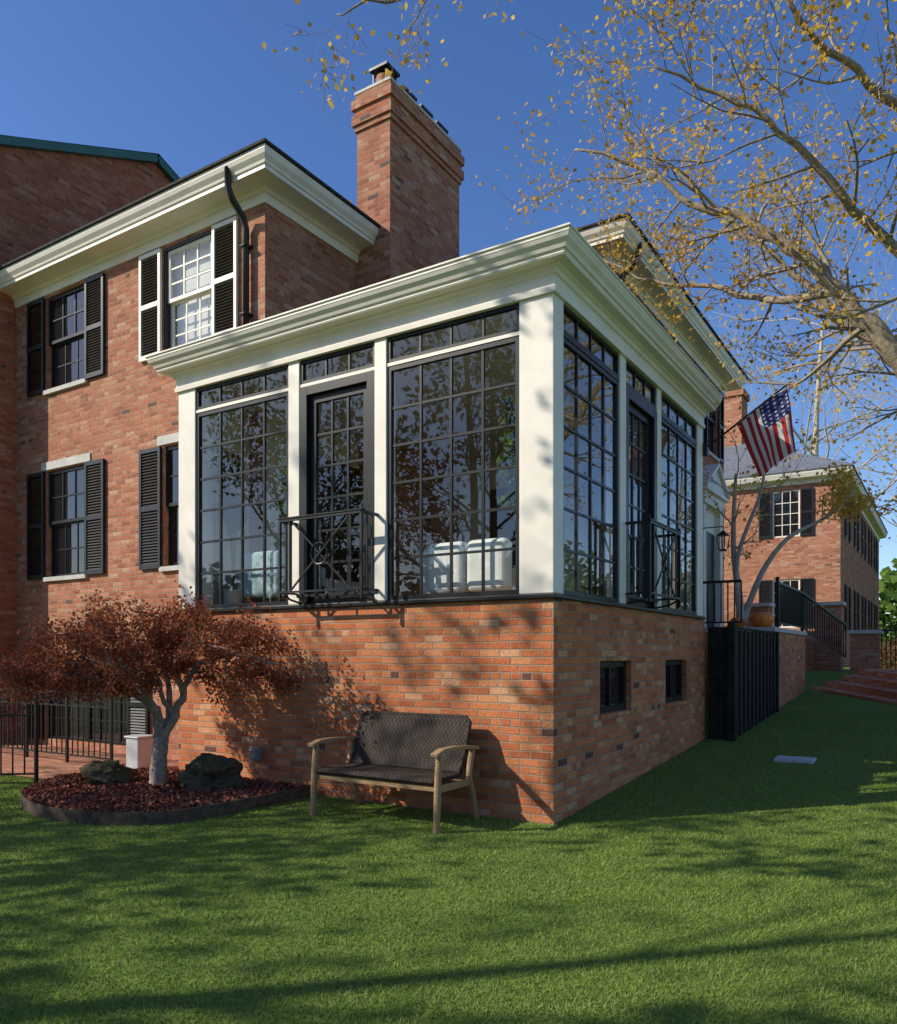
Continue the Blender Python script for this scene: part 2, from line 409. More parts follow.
c.box(-5,-4.70,.0,.28,2.05,zt,mWhite)
for a,b2 in ((-3.18,-3.02),(-1.99,-1.84)):
    col(FY,a,b2)
for a,b2 in ((1.68,1.86),(2.94,3.10),(4.72,5.0)):
    col(FX,a,b2)
c.build("white_columns",sun,bevel=.006)
wf=MB(); wg=MB()
def bay(face,a,b2,door=False,hang=1):
    window(wf,wg,face,a,b2,4.44,zt,4 if not door else 3,1,mBlack,mGlass,n=-.02,fw=.035,mw=.022)
    fbox(wf,face,a,b2,4.405,4.438,-.11,-.012,mBlack if face is FX else mWhite)
    if not door:
        window(wf,wg,face,a,b2,2.05,4.403,4,6,mBlack,mGlass,n=-.02,fw=.045,mw=.024)
    else:
        fbox(wf,face,a,a+.10,2.05,4.403,-.12,-.004,mBlack); fbox(wf,face,b2-.10,b2,2.05,4.403,-.12,-.004,mBlack)
        fbox(wf,face,a+.10,b2-.10,4.31,4.403,-.12,-.006,mBlack)
        window(wf,wg,face,a+.102,b2-.102,2.06,4.308,3,6,mBlack,mGlass,n=-.06,fw=.085,mw=.024)
bay(FY,-4.70,-3.182); bay(FY,-3.018,-1.992,True); bay(FY,-1.838,-.342)
bay(FX,.222,1.678); bay(FX,1.862,2.938,True); bay(FX,3.102,4.718)
wf.build("window_frames",sun); wg.build("window_glass",sun)
k=MB()
prof=[(-.16,zt),(.03,zt),(.035,4.75),(.018,4.755),(.018,4.85),(.04,4.86),(.055,4.89),(.08,4.905),(.09,4.92),(.17,4.925),(.18,4.94),(.18,4.965),(.20,4.97),(.215,5.0),(.245,5.03),(.26,5.06),(.265,5.065),(.265,5.09),(.28,5.095),(.28,5.11),(.25,5.11),(.24,5.09),(-.16,5.09)]
sweep(k,[(-5,1.1,-1,0),(-5,0,-1,-1),(0,0,1,-1),(0,5.0,1,0)],prof,mWhite)
k.build("cornice",sun)
rf=MB()
rf.poly([(-5.23,-.23,5.10),(.23,-.23,5.10),(.23,5.0,5.10),(-.9,4.0,5.35),(-4.0,1.3,5.35)],mRoof)
rf.poly([(-5.23,-.23,5.10),(-4.0,1.3,5.35),(-4.0,5,5.35),(-5.23,5,5.10)],mRoof)
rf.poly([(-.9,4.0,5.35),(.23,5,5.1),(-4,5,5.35),(-4.0,1.3,5.35)],mRoof)
rf.build("roof",sun)
it=MB()
it.box(-4.9,-.16,.165,5.0,1.90,1.99,mFloorI)
it.box(-4.95,-.17,.17,5.0,4.72,4.78,mInt)
it.box(-4.64,-.2,4.93,4.99,2,4.71,mInt)
it.box(-4.98,-4.93,.29,1.09,2,4.71,mInt)
it.box(-4.64,-4.60,1.1,4.9,2,4.71,mInt)
it.box(-3.4,-2.2,4.90,4.925,2.0,4.2,mBlack)
it.box(-1.75,-.6,4.90,4.925,2.0,4.4,mFloorI)
for zz in (2.5,3.0,3.5,4.0): it.box(-1.7,-.65,4.60,4.895,zz,zz+.03,mFloorI)
it.box(-4.595,-4.57,1.6,3.2,2.6,4.3,mBlack)
it.build("interior_room",sun)
def balcony(face,a,b2):
    b=MB(); z0,z1=2.16,2.92; n=.26
    def q(u,z,nn): return P(face,u,z,nn)
    for z in (z0,z1):
        h=.03 if z==z1 else .02
        b.bar(q(a,z,n),q(b2,z,n),.03,h,mIron); b.bar(q(a,z,.0),q(a,z,n),.025,h,mIron); b.bar(q(b2,z,.0),q(b2,z,n),.025,h,mIron)
    b.bar(q(a-.03,z1+.02,n),q(b2+.03,z1+.02,n),.05,.012,mIron)
    b.bar(q(a,z0-.1,n),q(a,z1,n),.026,.026,mIron); b.bar(q(b2,z0-.1,n),q(b2,z1,n),.026,.026,mIron)
    b.tube([q(a,z1+.02,n),q(a,z1+.07,n)],[.022,.012],mIron); b.tube([q(b2,z1+.02,n),q(b2,z1+.07,n)],[.022,.012],mIron)
    m1,m2=a+.14,b2-.14
    for u in (m1,m2): b.bar(q(u,z0,n),q(u,z1,n),.016,.016,mIron)
    b.bar(q(m1,z0,n),q(m2,z1,n-.004),.016,.016,mIron); b.bar(q(m2,z0,n-.012),q(m1,z1,n-.012),.016,.016,mIron)
    mid=(a+b2)/2; b.bar(q(mid,z0,n-.02),q(mid,z1,n-.02),.014,.014,mIron)
    zc=(z0+z1)/2; ring=[q(mid+.11*math.cos(t2),zc+.11*math.sin(t2),n) for t2 in np.linspace(0,2*math.pi,17)]
    b.tube(ring,[.009]*17,mIron,5,False)
    for u in (a,b2):
        for nn in (.09,.17): b.bar(q(u,z0,nn),q(u,z1,nn),.014,.014,mIron)
    b.bar(q(a,z0-.02,0),q(b2,z0-.02,0),.02,.03,mIron)
    for u in (a+.05,b2-.05): b.tube([q(u,z0-.02,n),q(u,z0-.07,n*.6),q(u,z0-.1,.0)],[.012]*3,mIron,5)
    return b.build("juliet_balcony",sun)
balcony(FY,-3.05,-1.95); balcony(FX,1.85,2.95)
vb=MB(); vb.box(-3.72,-3.58,-.07,-.002,.32,.46,mGreyMetal); vb.box(-3.70,-3.60,-.085,-.07,.34,.44,mGreyMetal); vb.build("utility_vent",sun,bevel=.008)

# ------------------------------------------------------------------ main house
house=empty("brick_house")
FA=('y',1.1); XA=-4.65; FAx=('x',XA); XB=-1.42; YB=5.1; FBx=('x',XB)
hw=MB()
ops=[(-9.67,-8.57,5.86,7.40),(-6.70,-5.64,5.86,7.40),(-9.67,-8.57,2.78,4.53),(-6.70,-5.64,2.78,4.53),(-9.7,-7.5,.12,1.42)]
wall(hw,FA,-10.57,XA,-.3,7.46,ops,mBrickA)
wall(hw,FAx,1.1,9.0,1.9,7.46,[],mBrickA)
wall(hw,('y',YB),XA,XB,1.9,7.46,[],mBrickA)
opb=[(8.7,9.7,5.86,7.40),(10.7,11.7,5.86,7.40),(6.2,7.2,5.86,7.40)]
wall(hw,FBx,YB,12.3,.2,7.46,opb,mBrickA)
wall(hw,('y',12.3),-10.5,XB,.2,7.46,[],mBrickA)
hw.build("walls",house)
hf=MB(); hg=MB()
def sash(face,a,b2,c,d,cols=3,rows=4,fm=mBlack,n=-.04,gm=mDG):
    m_=(c+d)/2
    window(hf,hg,face,a,b2,m_,d,cols,rows//2,fm,gm,n=n,fw=.05,mw=.022)
    window(hf,hg,face,a+.003,b2-.003,c,m_+.03,cols,rows//2,fm,gm,n=n-.045,fw=.05,mw=.022,dep=.04)
    fbox(hf,face,a-.04,b2+.04,c-.07,c-.002,-.1,.05,mStone)
for i,(a,b2,c_,d_) in enumerate(ops[:4]):
    if i==1:
        sash(FA,a+.05,b2-.05,c_,d_-.04,3,6,mWhite,gm=mGlass)
        fbox(hf,FA,a,a+.047,c_,d_,-.12,-.01,mBlack); fbox(hf,FA,b2-.047,b2,c_,d_,-.12,-.01,mBlack); fbox(hf,FA,a+.05,b2-.05,d_-.038,d_,-.12,-.01,mBlack)
        hf.poly([P(FA,a,c_,-.18),P(FA,b2,c_,-.18),P(FA,b2,d_,-.18),P(FA,a,d_,-.18)],mBlind)
    else: sash(FA,a,b2,c_,d_)
for (a,b2,c_,d_) in opb: sash(FBx,a,b2,c_,d_)
for a,b2 in ((-9.67,-8.57),(-6.70,-5.64)): fbox(hf,FA,a-.12,b2+.12,4.55,4.68,-.05,.02,mStone)
window(hf,hg,FA,-9.7,-8.61,.12,1.42,4,4,mBlack,mDG,n=-.05); window(hf,hg,FA,-8.6,-7.5,.12,1.42,4,4,mBlack,mDG,n=-.05)
hf.build("window_frames",house); hg.build("window_glass",house)
sh=MB()
for (a,b2,c_,d_) in ops[:4]:
    for (s0,s1) in ((a-.50,a-.02),(b2+.02,b2+.50)):
        glint_white=(a>-7 and c_>5)  # sun glint on this black shutter pair, painted in as white frames
        shutter(sh,FA,s0,s1,c_-.02,d_,mWhite if glint_white else mShut,mShut)
for (s0,s1) in ((-10.2,-9.72),(-7.48,-7.0)): shutter(sh,FA,s0,s1,.1,1.42,mShut,mShut)
for (a,b2,c_,d_) in opb:
    for (s0,s1) in ((a-.42,a-.02),(b2+.02,b2+.42)): shutter(sh,FBx,s0,s1,c_-.02,d_,mShut,mShut)
sh.build("shutters",house)
hc=MB()
pc=[(-.05,7.44),(.03,7.44),(.03,7.56),(.06,7.57),(.075,7.60),(.11,7.62),(.33,7.63),(.33,7.68),(.35,7.69),(.36,7.72),(.40,7.77),(.42,7.82),(.42,7.855),(.38,7.86),(-.05,7.86)]
sweep(hc,[(-10.57,1.1,0,-1),(XA,1.1,1,-1),(XA,3.0,1,0)],pc,mWhite)
sweep(hc,[(XA,YB,0,-1),(XB,YB,1,-1),(XB,12.3,1,1),(-5,12.3,0,1)],pc,mWhite)
hc.build("cornice",house)
hr=MB()
sweep(hr,[(-10.57,1.1,0,-1),(XA,1.1,1,-1),(XA,9,1,0)],[(.36,7.863),(.455,7.863),(.46,7.89),(-3.0,8.75)],mRoof)
sweep(hr,[(XA-2,YB,0,-1),(XB,YB,1,-1),(XB,12.3,1,1),(-6,12.3,0,1)],[(.36,7.863),(.455,7.863),(.46,7.89),(-2.6,8.85)],mRoof)
hr.build("roof",house)
ch=MB()
cx0,cx1,cy0,cy1=-4.64,-4.02,3.0,4.95
ch.box(cx0,cx1,cy0,cy1,1.9,9.42,mBrickA)
for i,(o_,z0,z1) in enumerate([(.03,9.42,9.50),(.06,9.50,9.64),(.03,9.64,9.74),(.065,9.74,9.88),(.02,9.88,9.98)]):
    ch.box(cx0-o_,cx1+o_,cy0-o_,cy1+o_,z0,z1,mBrickA)
ch.box(cx0-.03,cx1+.03,cy0-.03,cy1+.03,9.98,10.02,mStone)
for i in range(4):
    y=cy0+.28+i*.46; hp=.30 if i==0 else .20
    ch.tube([(-4.33,y,10.0),(-4.33,y,10.0+hp)],[.15,.13],mBrickA,12)
    ch.box(-4.5,-4.16,y-.17,y+.17,10.06+hp,10.10+hp,mBlack)
    for sx in (-.12,.12):
        for sy in (-.12,.12): ch.bar((-4.33+sx,y+sy,10.0),(-4.33+sx,y+sy,10.07+hp),.02,.02,mBlack)
ch.build("chimney",house)
vp=MB(); vp.tube([(-4.9,3.1,8.1),(-4.9,3.1,8.5)],[.06,.06],mWhite,10); vp.build("roof_vent",house)
ds=MB()
ds.tube([(-4.93,.72,7.8),(-4.93,.72,7.55),(-4.93,.80,7.42),(-4.93,.98,7.28),(-4.93,1.03,7.15),(-4.93,1.03,5.2)],[.045]*6,mCopper,10)
ds.tube([(-1.05,5.35,7.8),(-1.05,5.35,7.6),(-1.12,5.35,7.48),(-1.30,5.35,7.35),(-1.36,5.35,7.2),(-1.36,5.35,5.2)],[.045]*6,mCopper,10)
for z in (6.9,6.0): ds.box(-4.99,-4.87,.97,1.098,z,z+.03,mCopper)
ds.build("downspouts",house,smooth=True)
es=MB()
for y in (9.9,11.3): es.box(XB,XB+.16,y,y+.22,2.0,4.6,mWhite)
es.box(XB,XB+.05,10.12,11.3,4.1,4.6,mWhite); es.box(XB-.02,XB+.03,10.12,11.3,2.0,4.1,mBlack)
es.box(XB,XB+.2,9.85,11.57,4.6,4.85,mWhite); es.box(XB,XB+.27,9.8,11.62,4.85,4.92,mWhite)
es.poly([(XB+.22,9.8,4.92),(XB+.22,11.62,4.92),(XB+.22,10.71,5.45)],mWhite)
es.bar((XB+.14,9.76,4.95),(XB+.14,10.71,5.50),.3,.06,mWhite); es.bar((XB+.14,11.66,4.95),(XB+.14,10.71,5.50),.3,.06,mWhite)
es.build("entrance_surround",house)
lt=MB()
lx,ly,lz=XB+.62,9.6,3.6
lt.bar((XB,ly,lz+.42),(lx,ly,lz+.42),.02,.02,mIron); lt.tube([(lx,ly,lz+.42),(lx,ly,lz+.32)],[.008]*2,mIron)
lt.tube([(lx,ly,lz+.34),(lx,ly,lz+.24)],[.02,.15],mIron,4)
lt.tube([(lx,ly,lz-.06),(lx,ly,lz-.03)],[.09,.09],mIron,4)
for i in range(4):
    a=math.pi/4*(2*i)+.0
    lt.bar((lx+.085*math.cos(a),ly+.085*math.sin(a),lz-.03),(lx+.12*math.cos(a),ly+.12*math.sin(a),lz+.24),.018,.018,mIron)
lt.tube([(lx,ly,lz-.02),(lx,ly,lz+.1)],[.02,.015],mWhite,8)
lt.build("wall_lantern")

# stoop
ZL=2.0
st=empty("entrance_stoop")
s_=MB(); s_.box(XB,.31,8.55,12.25,0,ZL-.08,mBrick); s_.build("brick_base",st)
s_=MB(); s_.box(XB,.34,8.52,12.28,ZL-.078,ZL,mStone); s_.build("landing",st)
s_=MB()
def rail(mb,p0,p1,h,step,mat,bw=.022):
    p0=Vector(p0);p1=Vector(p1); L=(p1-p0).length; n_=max(1,int(round(L/step)))
    mb.bar(p0+Vector((0,0,h)),p1+Vector((0,0,h)),.05,.045,mat); mb.bar(p0+Vector((0,0,.1)),p1+Vector((0,0,.1)),.03,.03,mat)
    for i in range(n_+1):
        q=p0.lerp(p1,i/n_); mb.bar(q+Vector((0,0,.1)),q+Vector((0,0,h)),bw,bw,mat)
for p0,p1 in (((.25,9.3,ZL),(.25,12.2,ZL)),((-1.2,8.62,ZL),(-.25,8.62,ZL)),((.25,12.2,ZL),(.9,14.2,1.35))):
    rail(s_,p0,p1,.85,.12,mIron)
for q in ((.25,9.3),(.25,12.2)): s_.bar((q[0],q[1],ZL),(q[0],q[1],ZL+.95),.06,.06,mIron)
s_.build("iron_railing",st)
def pumpkin(x,y,R0):
    pk=MB(); rows=10; cols=40
    for i in range(rows+1):
        th=math.pi*i/rows
        for j in range(cols):
            ph=2*math.pi*j/cols; rr=R0*(1+.07*abs(math.cos(ph*5)))*math.sin(th)
            pk.v.append((x+rr*math.cos(ph),y+rr*math.sin(ph),ZL+R0*.78*(1-math.cos(th)*(1-.15*math.exp(-(math.sin(th)/.4)**2)))-.01))
    kmi=pk.mi(mPump)
    for i in range(rows):
        for j in range(cols):
            pk.f.append((i*cols+j,i*cols+(j+1)%cols,(i+1)*cols+(j+1)%cols,(i+1)*cols+j)); pk.m.append(kmi)
    zt_=ZL+R0*1.4
    pk.tube([(x,y,zt_-.03),(x+.005,y,zt_+.04),(x+.02,y+.01,zt_+.09)],[.02,.014,.012],mStem,6)
    pk.build("pumpkin",smooth=True)
pumpkin(.06,8.85,.20); pumpkin(-.38,8.9,.14)

bf=MB()
def boards(p0,p1,z0f,z1,bw_=.14):
    p0=Vector(p0);p1=Vector(p1);L=(p1-p0).length;n_=int(L/bw_); d=(p1-p0).normalized(); nrm=Vector((d.y,-d.x))
    for i in range(n_):
        a=p0+d*(i*L/n_+.004); b2=p0+d*((i+1)*L/n_-.004)
        zb=float(gz(a.x,a.y))-.05
        zz=z1+random.uniform(-.004,.004); off=nrm*(.022 if i%2 else .0)
        pts=[a+off,b2+off,b2+off-nrm*.02,a+off-nrm*.02]
        lo=[(p.x,p.y,zb) for p in pts]; hi=[(p.x,p.y,zz) for p in pts]
        bf.poly(hi,mFence)
        for q in range(4): bf.poly([lo[q],lo[(q+1)%4],hi[(q+1)%4],hi[q]],mFence)
boards((.03,5.14),(.34,5.14),0,1.90); boards((.36,5.16),(.36,8.5),0,1.86)
bf.box(.32,.42,5.06,5.16,.1,1.95,mFence); bf.box(.31,.40,8.48,8.58,.2,1.90,mFence)
bf.bar((.33,5.1,1.89),(.33,8.5,1.89),.05,.03,mFence)
bf.build("wooden_fence")

# ------------------------------------------------------------------ taller neighbour (left)
nb=empty("brick_house")
d_=MB(); XD=-10.57
pts=[(.3,-.3),(8.2,-.3),(8.2,9.55),(3.9,11.42),(.3,9.87)]
d_.poly([(XD,y,z) for y,z in pts],mBrickD); d_.poly([(-20,y,z) for y,z in pts],mBrickD)
d_.poly([(-20,.3,-.3),(XD,.3,-.3),(XD,.3,9.87),(-20,.3,9.87)],mBrickD)
d_.build("walls",nb)
d_=MB()
d_.bar((XD+.03,.0,9.80),(XD+.03,3.9,11.47),.16,.14,mGreenMetal); d_.bar((XD+.03,8.5,9.47),(XD+.03,3.9,11.47),.16,.14,mGreenMetal)
d_.poly([(XD+.12,-.1,9.82),(XD+.12,3.9,11.56),(-20,3.9,11.56),(-20,-.1,9.82)],mRoof); d_.poly([(XD+.12,8.5,9.56),(XD+.12,3.9,11.56),(-20,3.9,11.56),(-20,8.5,9.56)],mRoof)
d_.build("roof",nb)

# ------------------------------------------------------------------ neighbour house (right background)
hC=empty("brick_house"); z0=1.0
cw=MB(); cfm=MB(); cg=MB(); csh=MB()
FCy=('y',21.7); FCx=('x',0.0)
o1=[(-2.05,-1.2,5.4,6.95),(-5.2,-4.35,5.4,6.95),(-2.05,-1.2,2.4,4.0)]
o2=[(y,y+.9,z,z+1.55) for y in (23.2,26.2,29.2,32.2,35.2) for z in (2.3,5.4)]
wall(cw,FCy,-12,0,z0-.5,7.3,o1,mBrickA); wall(cw,FCx,21.7,38,z0-.5,7.3,o2,mBrickA)
cw.build("walls",hC)
for o_,F_ in ((o1,FCy),(o2,FCx)):
    for (a,b2,c_,d2) in o_:
        window(cfm,cg,F_,a,b2,c_,d2,3,4,mWhite,mDG,n=-.04,fw=.05)
        shutter(csh,F_,a-.42,a-.02,c_,d2,mShut,mShut); shutter(csh,F_,b2+.02,b2+.42,c_,d2,mShut,mShut)
cfm.build("window_frames",hC); cg.build("window_glass",hC); csh.build("shutters",hC)
cc=MB()
sweep(cc,[(-12,21.7,0,-1),(0,21.7,1,-1),(0,38,1,0)],[(-.05,7.1),(.03,7.1),(.05,7.22),(.3,7.26),(.36,7.4),(.36,7.46),(-.05,7.46)],mWhite); cc.build("cornice",hC)
cc=MB(); sweep(cc,[(-12,21.7,0,-1),(0,21.7,1,-1),(0,38,1,0)],[(.4,7.465),(.4,7.5),(-4.2,9.9),(-8.4,9.9)],mSlate); cc.build("roof",hC)
cc=MB(); cc.box(-4.6,-3.8,25.3,26.3,7.6,11.5,mBrickA); cc.box(-4.68,-3.72,25.22,26.38,11.5,11.75,mBrickA); cc.build("chimney",hC)
gp=MB(); 
for (x,y,h) in ((.05,15.6,2.75),(-1.6,15.2,2.75),(.95,14.6,2.0)):
    gp.box(x,x+.6,y,y+.6,.6,h,mBrickA); gp.box(x-.06,x+.66,y-.06,y+.66,h+.002,h+.09,mStone)
gp.box(-1.0,.05,15.4,15.65,.6,2.1,mBrickA)
gp.build("brick_gate_pier")
fe=MB(); rail(fe,(1.5,15.0,1.0),(5.6,12.0,.75),1.1,.12,mIron)
for q in ((5.6,12.0),(3.5,13.5)): fe.bar((q[0],q[1],.5),(q[0],q[1],2.1),.06,.06,mIron)
fe.build("iron_fence")
sp=MB()
dv=Vector((2.9,-4.2)).normalized(); pn=Vector((-dv.y,dv.x))
p0=Vector((.33,12.7))
for i in range(4):
    a=p0+pn*(.36*i); b2=a+dv*6.5; far=pn*(.38 if i<3 else 1.6)
    za=.70+.13*i; zb=.36+.13*i
    Q=[(a.x,a.y,za),(b2.x,b2.y,zb),(b2.x+far.x,b2.y+far.y,zb+.001),(a.x+far.x,a.y+far.y,za+.001)]
    sp.poly([(q[0],q[1],q[2]+.1) for q in Q],mBrick); sp.poly([(Q[0][0],Q[0][1],Q[0][2]-.3),(Q[1][0],Q[1][1],Q[1][2]-.3),(Q[1][0],Q[1][1],Q[1][2]+.1),(Q[0][0],Q[0][1],Q[0][2]+.1)],mBrick)
sp.build("brick_steps")
dp=MB(); x,y=1.38,3.9; z=float(gz(x,y)); dp.box(x-.22,x+.22,y-.16,y+.16,z-.03,z+.035,mBox); dp.build("drain_cover",bevel=.01)

# ------------------------------------------------------------------ flag
fl=empty("american_flag")
pm=MB(); A_=Vector((-.0,5.05,4.42)); B_=Vector((1.12,5.3,5.26))
pm.tube([A_,A_.lerp(B_,.97)],[.016,.013],mIron,8); pm.tube([A_.lerp(B_,.97),B_],[.025,.012],mStone,8)
pm.box(-.02,.06,5.0,5.10,4.33,4.5,mIron); pm.build("flag_pole",fl)
me=bpy.data.meshes.new("flag"); nu,nv=40,24; vs=[]; fs=[]; uvs=[]
hd=(B_-A_).normalized()
for i in range(nu+1):
    for j in range(nv+1):
        uu=i/nu; vv=j/nv
        base=A_.lerp(B_,.38+.56*vv)
        drop=Vector((.22*uu+.02*math.sin(vv*9),.04,-.90*uu)) 
        wv=.05*math.sin(vv*14+uu*3)*uu**.5+.02*math.sin(uu*9+vv*5)
        p=base+drop*.93+Vector((.3,-1,0)).normalized()*wv+hd*(-.22*uu*(vv-.5))
        vs.append(tuple(p)); uvs.append((uu,vv))
for i in range(nu):
    for j in range(nv):
        a=i*(nv+1)+j; fs.append((a,a+1,a+nv+2,a+nv+1))
me.from_pydata(vs,[],fs); me.materials.append(mFlag); ul=me.uv_layers.new(name="UVMap")
for lp in me.loops: ul.data[lp.index].uv=uvs[lp.vertex_index]
me.polygons.foreach_set("use_smooth",[True]*len(fs))
o=bpy.data.objects.new("flag_cloth",me); bpy.context.collection.objects.link(o); o.parent=fl

# ------------------------------------------------------------------ bench
be=empty("garden_bench"); fr=MB(); wk=MB()
x0,x1=-2.08,-.70; yf,yr=-.80,-.24
for x in (x0,x1):
    fr.tube([(x,yf-.02,-.01),(x,yf,.30),(x,yf+.01,.50),(x,yf+.03,.655)],[.030,.033,.032,.030],mTeak,8)
    fr.tube([(x,yr+.10,-.01),(x,yr+.03,.22),(x,yr-.05,.42),(x,yr+.0,.60),(x,yr+.03,.66)],[.028,.03,.032,.03,.028],mTeak,8)
    pts=[(yf-.05,.655),(yf+.06,.685),(yf+.25,.69),(yr-.08,.675),(yr+.08,.655)]
    for (a,za),(b2,zb) in zip(pts[:-1],pts[1:]): fr.bar((x,a-.004,za),(x,b2+.004,zb),.075,.032,mTeak)
    fr.bar((x,yf+.02,.36),(x,yr-.03,.36),.03,.06,mTeak)
fr.bar((x0,yf+.03,.37),(x1,yf+.03,.37),.035,.07,mTeak); fr.bar((x0,yr-.02,.37),(x1,yr-.02,.37),.035,.07,mTeak)
fr.bar(((x0+x1)/2,yf+.03,.37),((x0+x1)/2,yr,.37),.03,.05,mTeak)
fr.build("frame",be,bevel=.006)
def curved(mb,pts,xa,xb,th,mat):
    n_=len(pts); top=[];bot=[]
    for i,(y,z) in enumerate(pts):
        ya,za=pts[max(i-1,0)]; yb,zb=pts[min(i+1,n_-1)]
        L=math.hypot(yb-ya,zb-za); ny_,nz_=-(zb-za)/L,(yb-ya)/L
        top.append((y+ny_*th/2,z+nz_*th/2)); bot.append((y-ny_*th/2,z-nz_*th/2))
    for i in range(n_-1):
        mb.poly([(xa,*top[i]),(xb,*top[i]),(xb,*top[i+1]),(xa,*top[i+1])],mat)
        mb.poly([(xa,*bot[i]),(xb,*bot[i]),(xb,*bot[i+1]),(xa,*bot[i+1])],mat)
        for xx in (xa,xb): mb.poly([(xx,*top[i]),(xx,*top[i+1]),(xx,*bot[i+1]),(xx,*bot[i])],mat)
    for i in (0,-1): mb.poly([(xa,*top[i]),(xb,*top[i]),(xb,*bot[i]),(xa,*bot[i])],mat)
curved(wk,[(yf-.01,.40),(yf+.02,.425),(yf+.25,.42),(yr-.12,.425)],x0+.045,x1-.045,.04,mWick)
bk=[(yr-.10,.44),(yr-.05,.50),(yr-.01,.62),(yr+.04,.78),(yr+.08,.88),(yr+.10,.92)]
xa,xb=x0+.06,x1-.06
curved(wk,bk[:-1],xa,xb,.03,mWick); curved(wk,bk[-2:],xa+.04,xb-.04,.032,mWick)
wk.build("woven_seat_and_back",be)
tr=MB()
tr.tube([(xa,*bk[0]),(xa,*bk[2]),(xa,*bk[3]),(xa,*bk[4]),(xa+.05,bk[5][0],bk[5][1]+.005),(xb-.05,bk[5][0],bk[5][1]+.005),(xb,*bk[4]),(xb,*bk[3]),(xb,*bk[2]),(xb,*bk[0])],[.02]*10,mWick,8)
tr.build("back_rim",be,smooth=True)

# ------------------------------------------------------------------ planter bed
pb=empty("planting_bed"); b_=MB()
cx=sum(p[0] for p in bed)/len(bed); cy=sum(p[1] for p in bed)/len(bed)
def cat(poly,k=6,closed=False):
    out=[]; n_=len(poly)
    for i in range(n_-1):
        p0,p1,p2,p3=[Vector(poly[max(0,min(n_-1,j))]) for j in (i-1,i,i+1,i+2)]
        for q in range(k):
            t_=q/k; out.append(.5*((2*p1)+(-p0+p2)*t_+(2*p0-5*p1+4*p2-p3)*t_**2+(-p0+3*p1-3*p2+p3)*t_**3))
    out.append(Vector(poly[-1])); return out
sm=cat(bed)
for a,b2 in zip(sm[:-1],sm[1:]):
    b_.poly([(a.x,a.y,-.02),(b2.x,b2.y,-.02),(b2.x,b2.y,.115),(a.x,a.y,.115)],mCort)
    ia=a.lerp(Vector((cx,cy)),.015); ib=b2.lerp(Vector((cx,cy)),.015)
    b_.poly([(a.x,a.y,.115),(b2.x,b2.y,.115),(ib.x,ib.y,.115),(ia.x,ia.y,.115)],mCort)
    b_.poly([(ia.x,ia.y,.03),(ib.x,ib.y,.03),(ib.x,ib.y,.115),(ia.x,ia.y,.115)],mCort)
b_.build("steel_edging",pb)
b_=MB()
for a,b2 in zip(sm,sm[1:]+sm[:1]): b_.poly([(a.x,a.y,.06),(b2.x,b2.y,.06),(cx,cy,.12)],mSoil)
b_.build("soil",pb)
qx=rng.uniform(-5.9,-2.7,24000); qy=rng.uniform(-2.5,-.05,24000); ok=inpoly(qx,qy,[(p.x*.985+cx*.015,p.y*.985+cy*.015) for p in sm]); qx,qy=qx[ok],qy[ok]
leaves("mulch_chips",np.stack([qx,qy,.085+.03*rng.random(len(qx))+.035*np.exp(-((qx-cx)**2+(qy-cy)**2))],-1),.045,mMulch,pb,flat=.6)
def rock(name,loc,sc,seed):
    bm=bmesh.new(); bmesh.ops.create_icosphere(bm,subdivisions=5,radius=1)
    rs=np.random.default_rng(seed); ph=rs.uniform(0,6,(6,)); 
    for v in bm.verts:
        n_=v.co.normalized(); x,y,z=n_
        h=1+.16*math.sin(3*x+ph[0])*math.cos(2.5*y+ph[1])+.12*math.sin(5*z+ph[2]+2*x)+.30*mn.noise(n_*2.2+Vector((seed,0,0)))+.14*mn.noise(n_*6+Vector((seed,3,0)))+.07*mn.noise(n_*15)
        v.co=Vector((n_.x*sc[0]*h,n_.y*sc[1]*h,n_.z*sc[2]*h))+Vector(loc)
    me=bpy.data.meshes.new(name); bm.to_mesh(me); me.materials.append(mRock)
    me.polygons.foreach_set("use_smooth",[True]*len(me.polygons))
    o=bpy.data.objects.new(name,me); bpy.context.collection.objects.link(o); return o
rock("boulder",(-4.72,-1.15,.20),(.29,.22,.16),1); rock("boulder",(-3.62,-.70,.22),(.34,.26,.20),5)
ub=MB(); ub.box(-6.1,-5.85,.05,.3,0,.42,mBox); ub.box(-6.12,-5.83,.03,.32,.42,.45,mBox); ub.build("utility_box",bevel=.015)

def garden_fence(pts,name):
    g=MB()
    for (a,b2) in zip(pts[:-1],pts[1:]):
        a=Vector((a[0],a[1],0)); b2=Vector((b2[0],b2[1],0)); L=(b2-a).length; n_=max(1,round(L/1.1))
        for i in range(n_):
            p=a.lerp(b2,i/n_); q=a.lerp(b2,(i+1)/n_); up=Vector((0,0,1))
            g.bar(p,p+up*1.05,.035,.035,mIron); g.tube([p+up*1.05,p+up*1.10],[.028,.01],mIron)
            for z in (.12,.80,.98): g.bar(p+up*z,q+up*z,.022,.02 if z<.9 else .03,mIron)
            for t_ in np.arange(0,1,.125):
                pa=p.lerp(q,t_)
                if t_>0: g.bar(pa+up*.12,pa+up*.80,.014,.014,mIron)
            for t_ in (.0,.25,.5,.75):
                pa=p.lerp(q,t_); pb_=p.lerp(q,t_+.25)
                g.bar(pa+up*.8,pb_+up*.98,.012,.012,mIron); g.bar(pb_+up*.8,pa+up*.98,.012,.012,mIron)
        g.bar(b2,b2+Vector((0,0,1.05)),.035,.035,mIron)
    g.build(name)
garden_fence([(-9.6,-3.6),(-6.0,-1.2)],"iron_fence")
garden_fence([(-10.4,.05),(-6.4,.05)],"iron_fence")
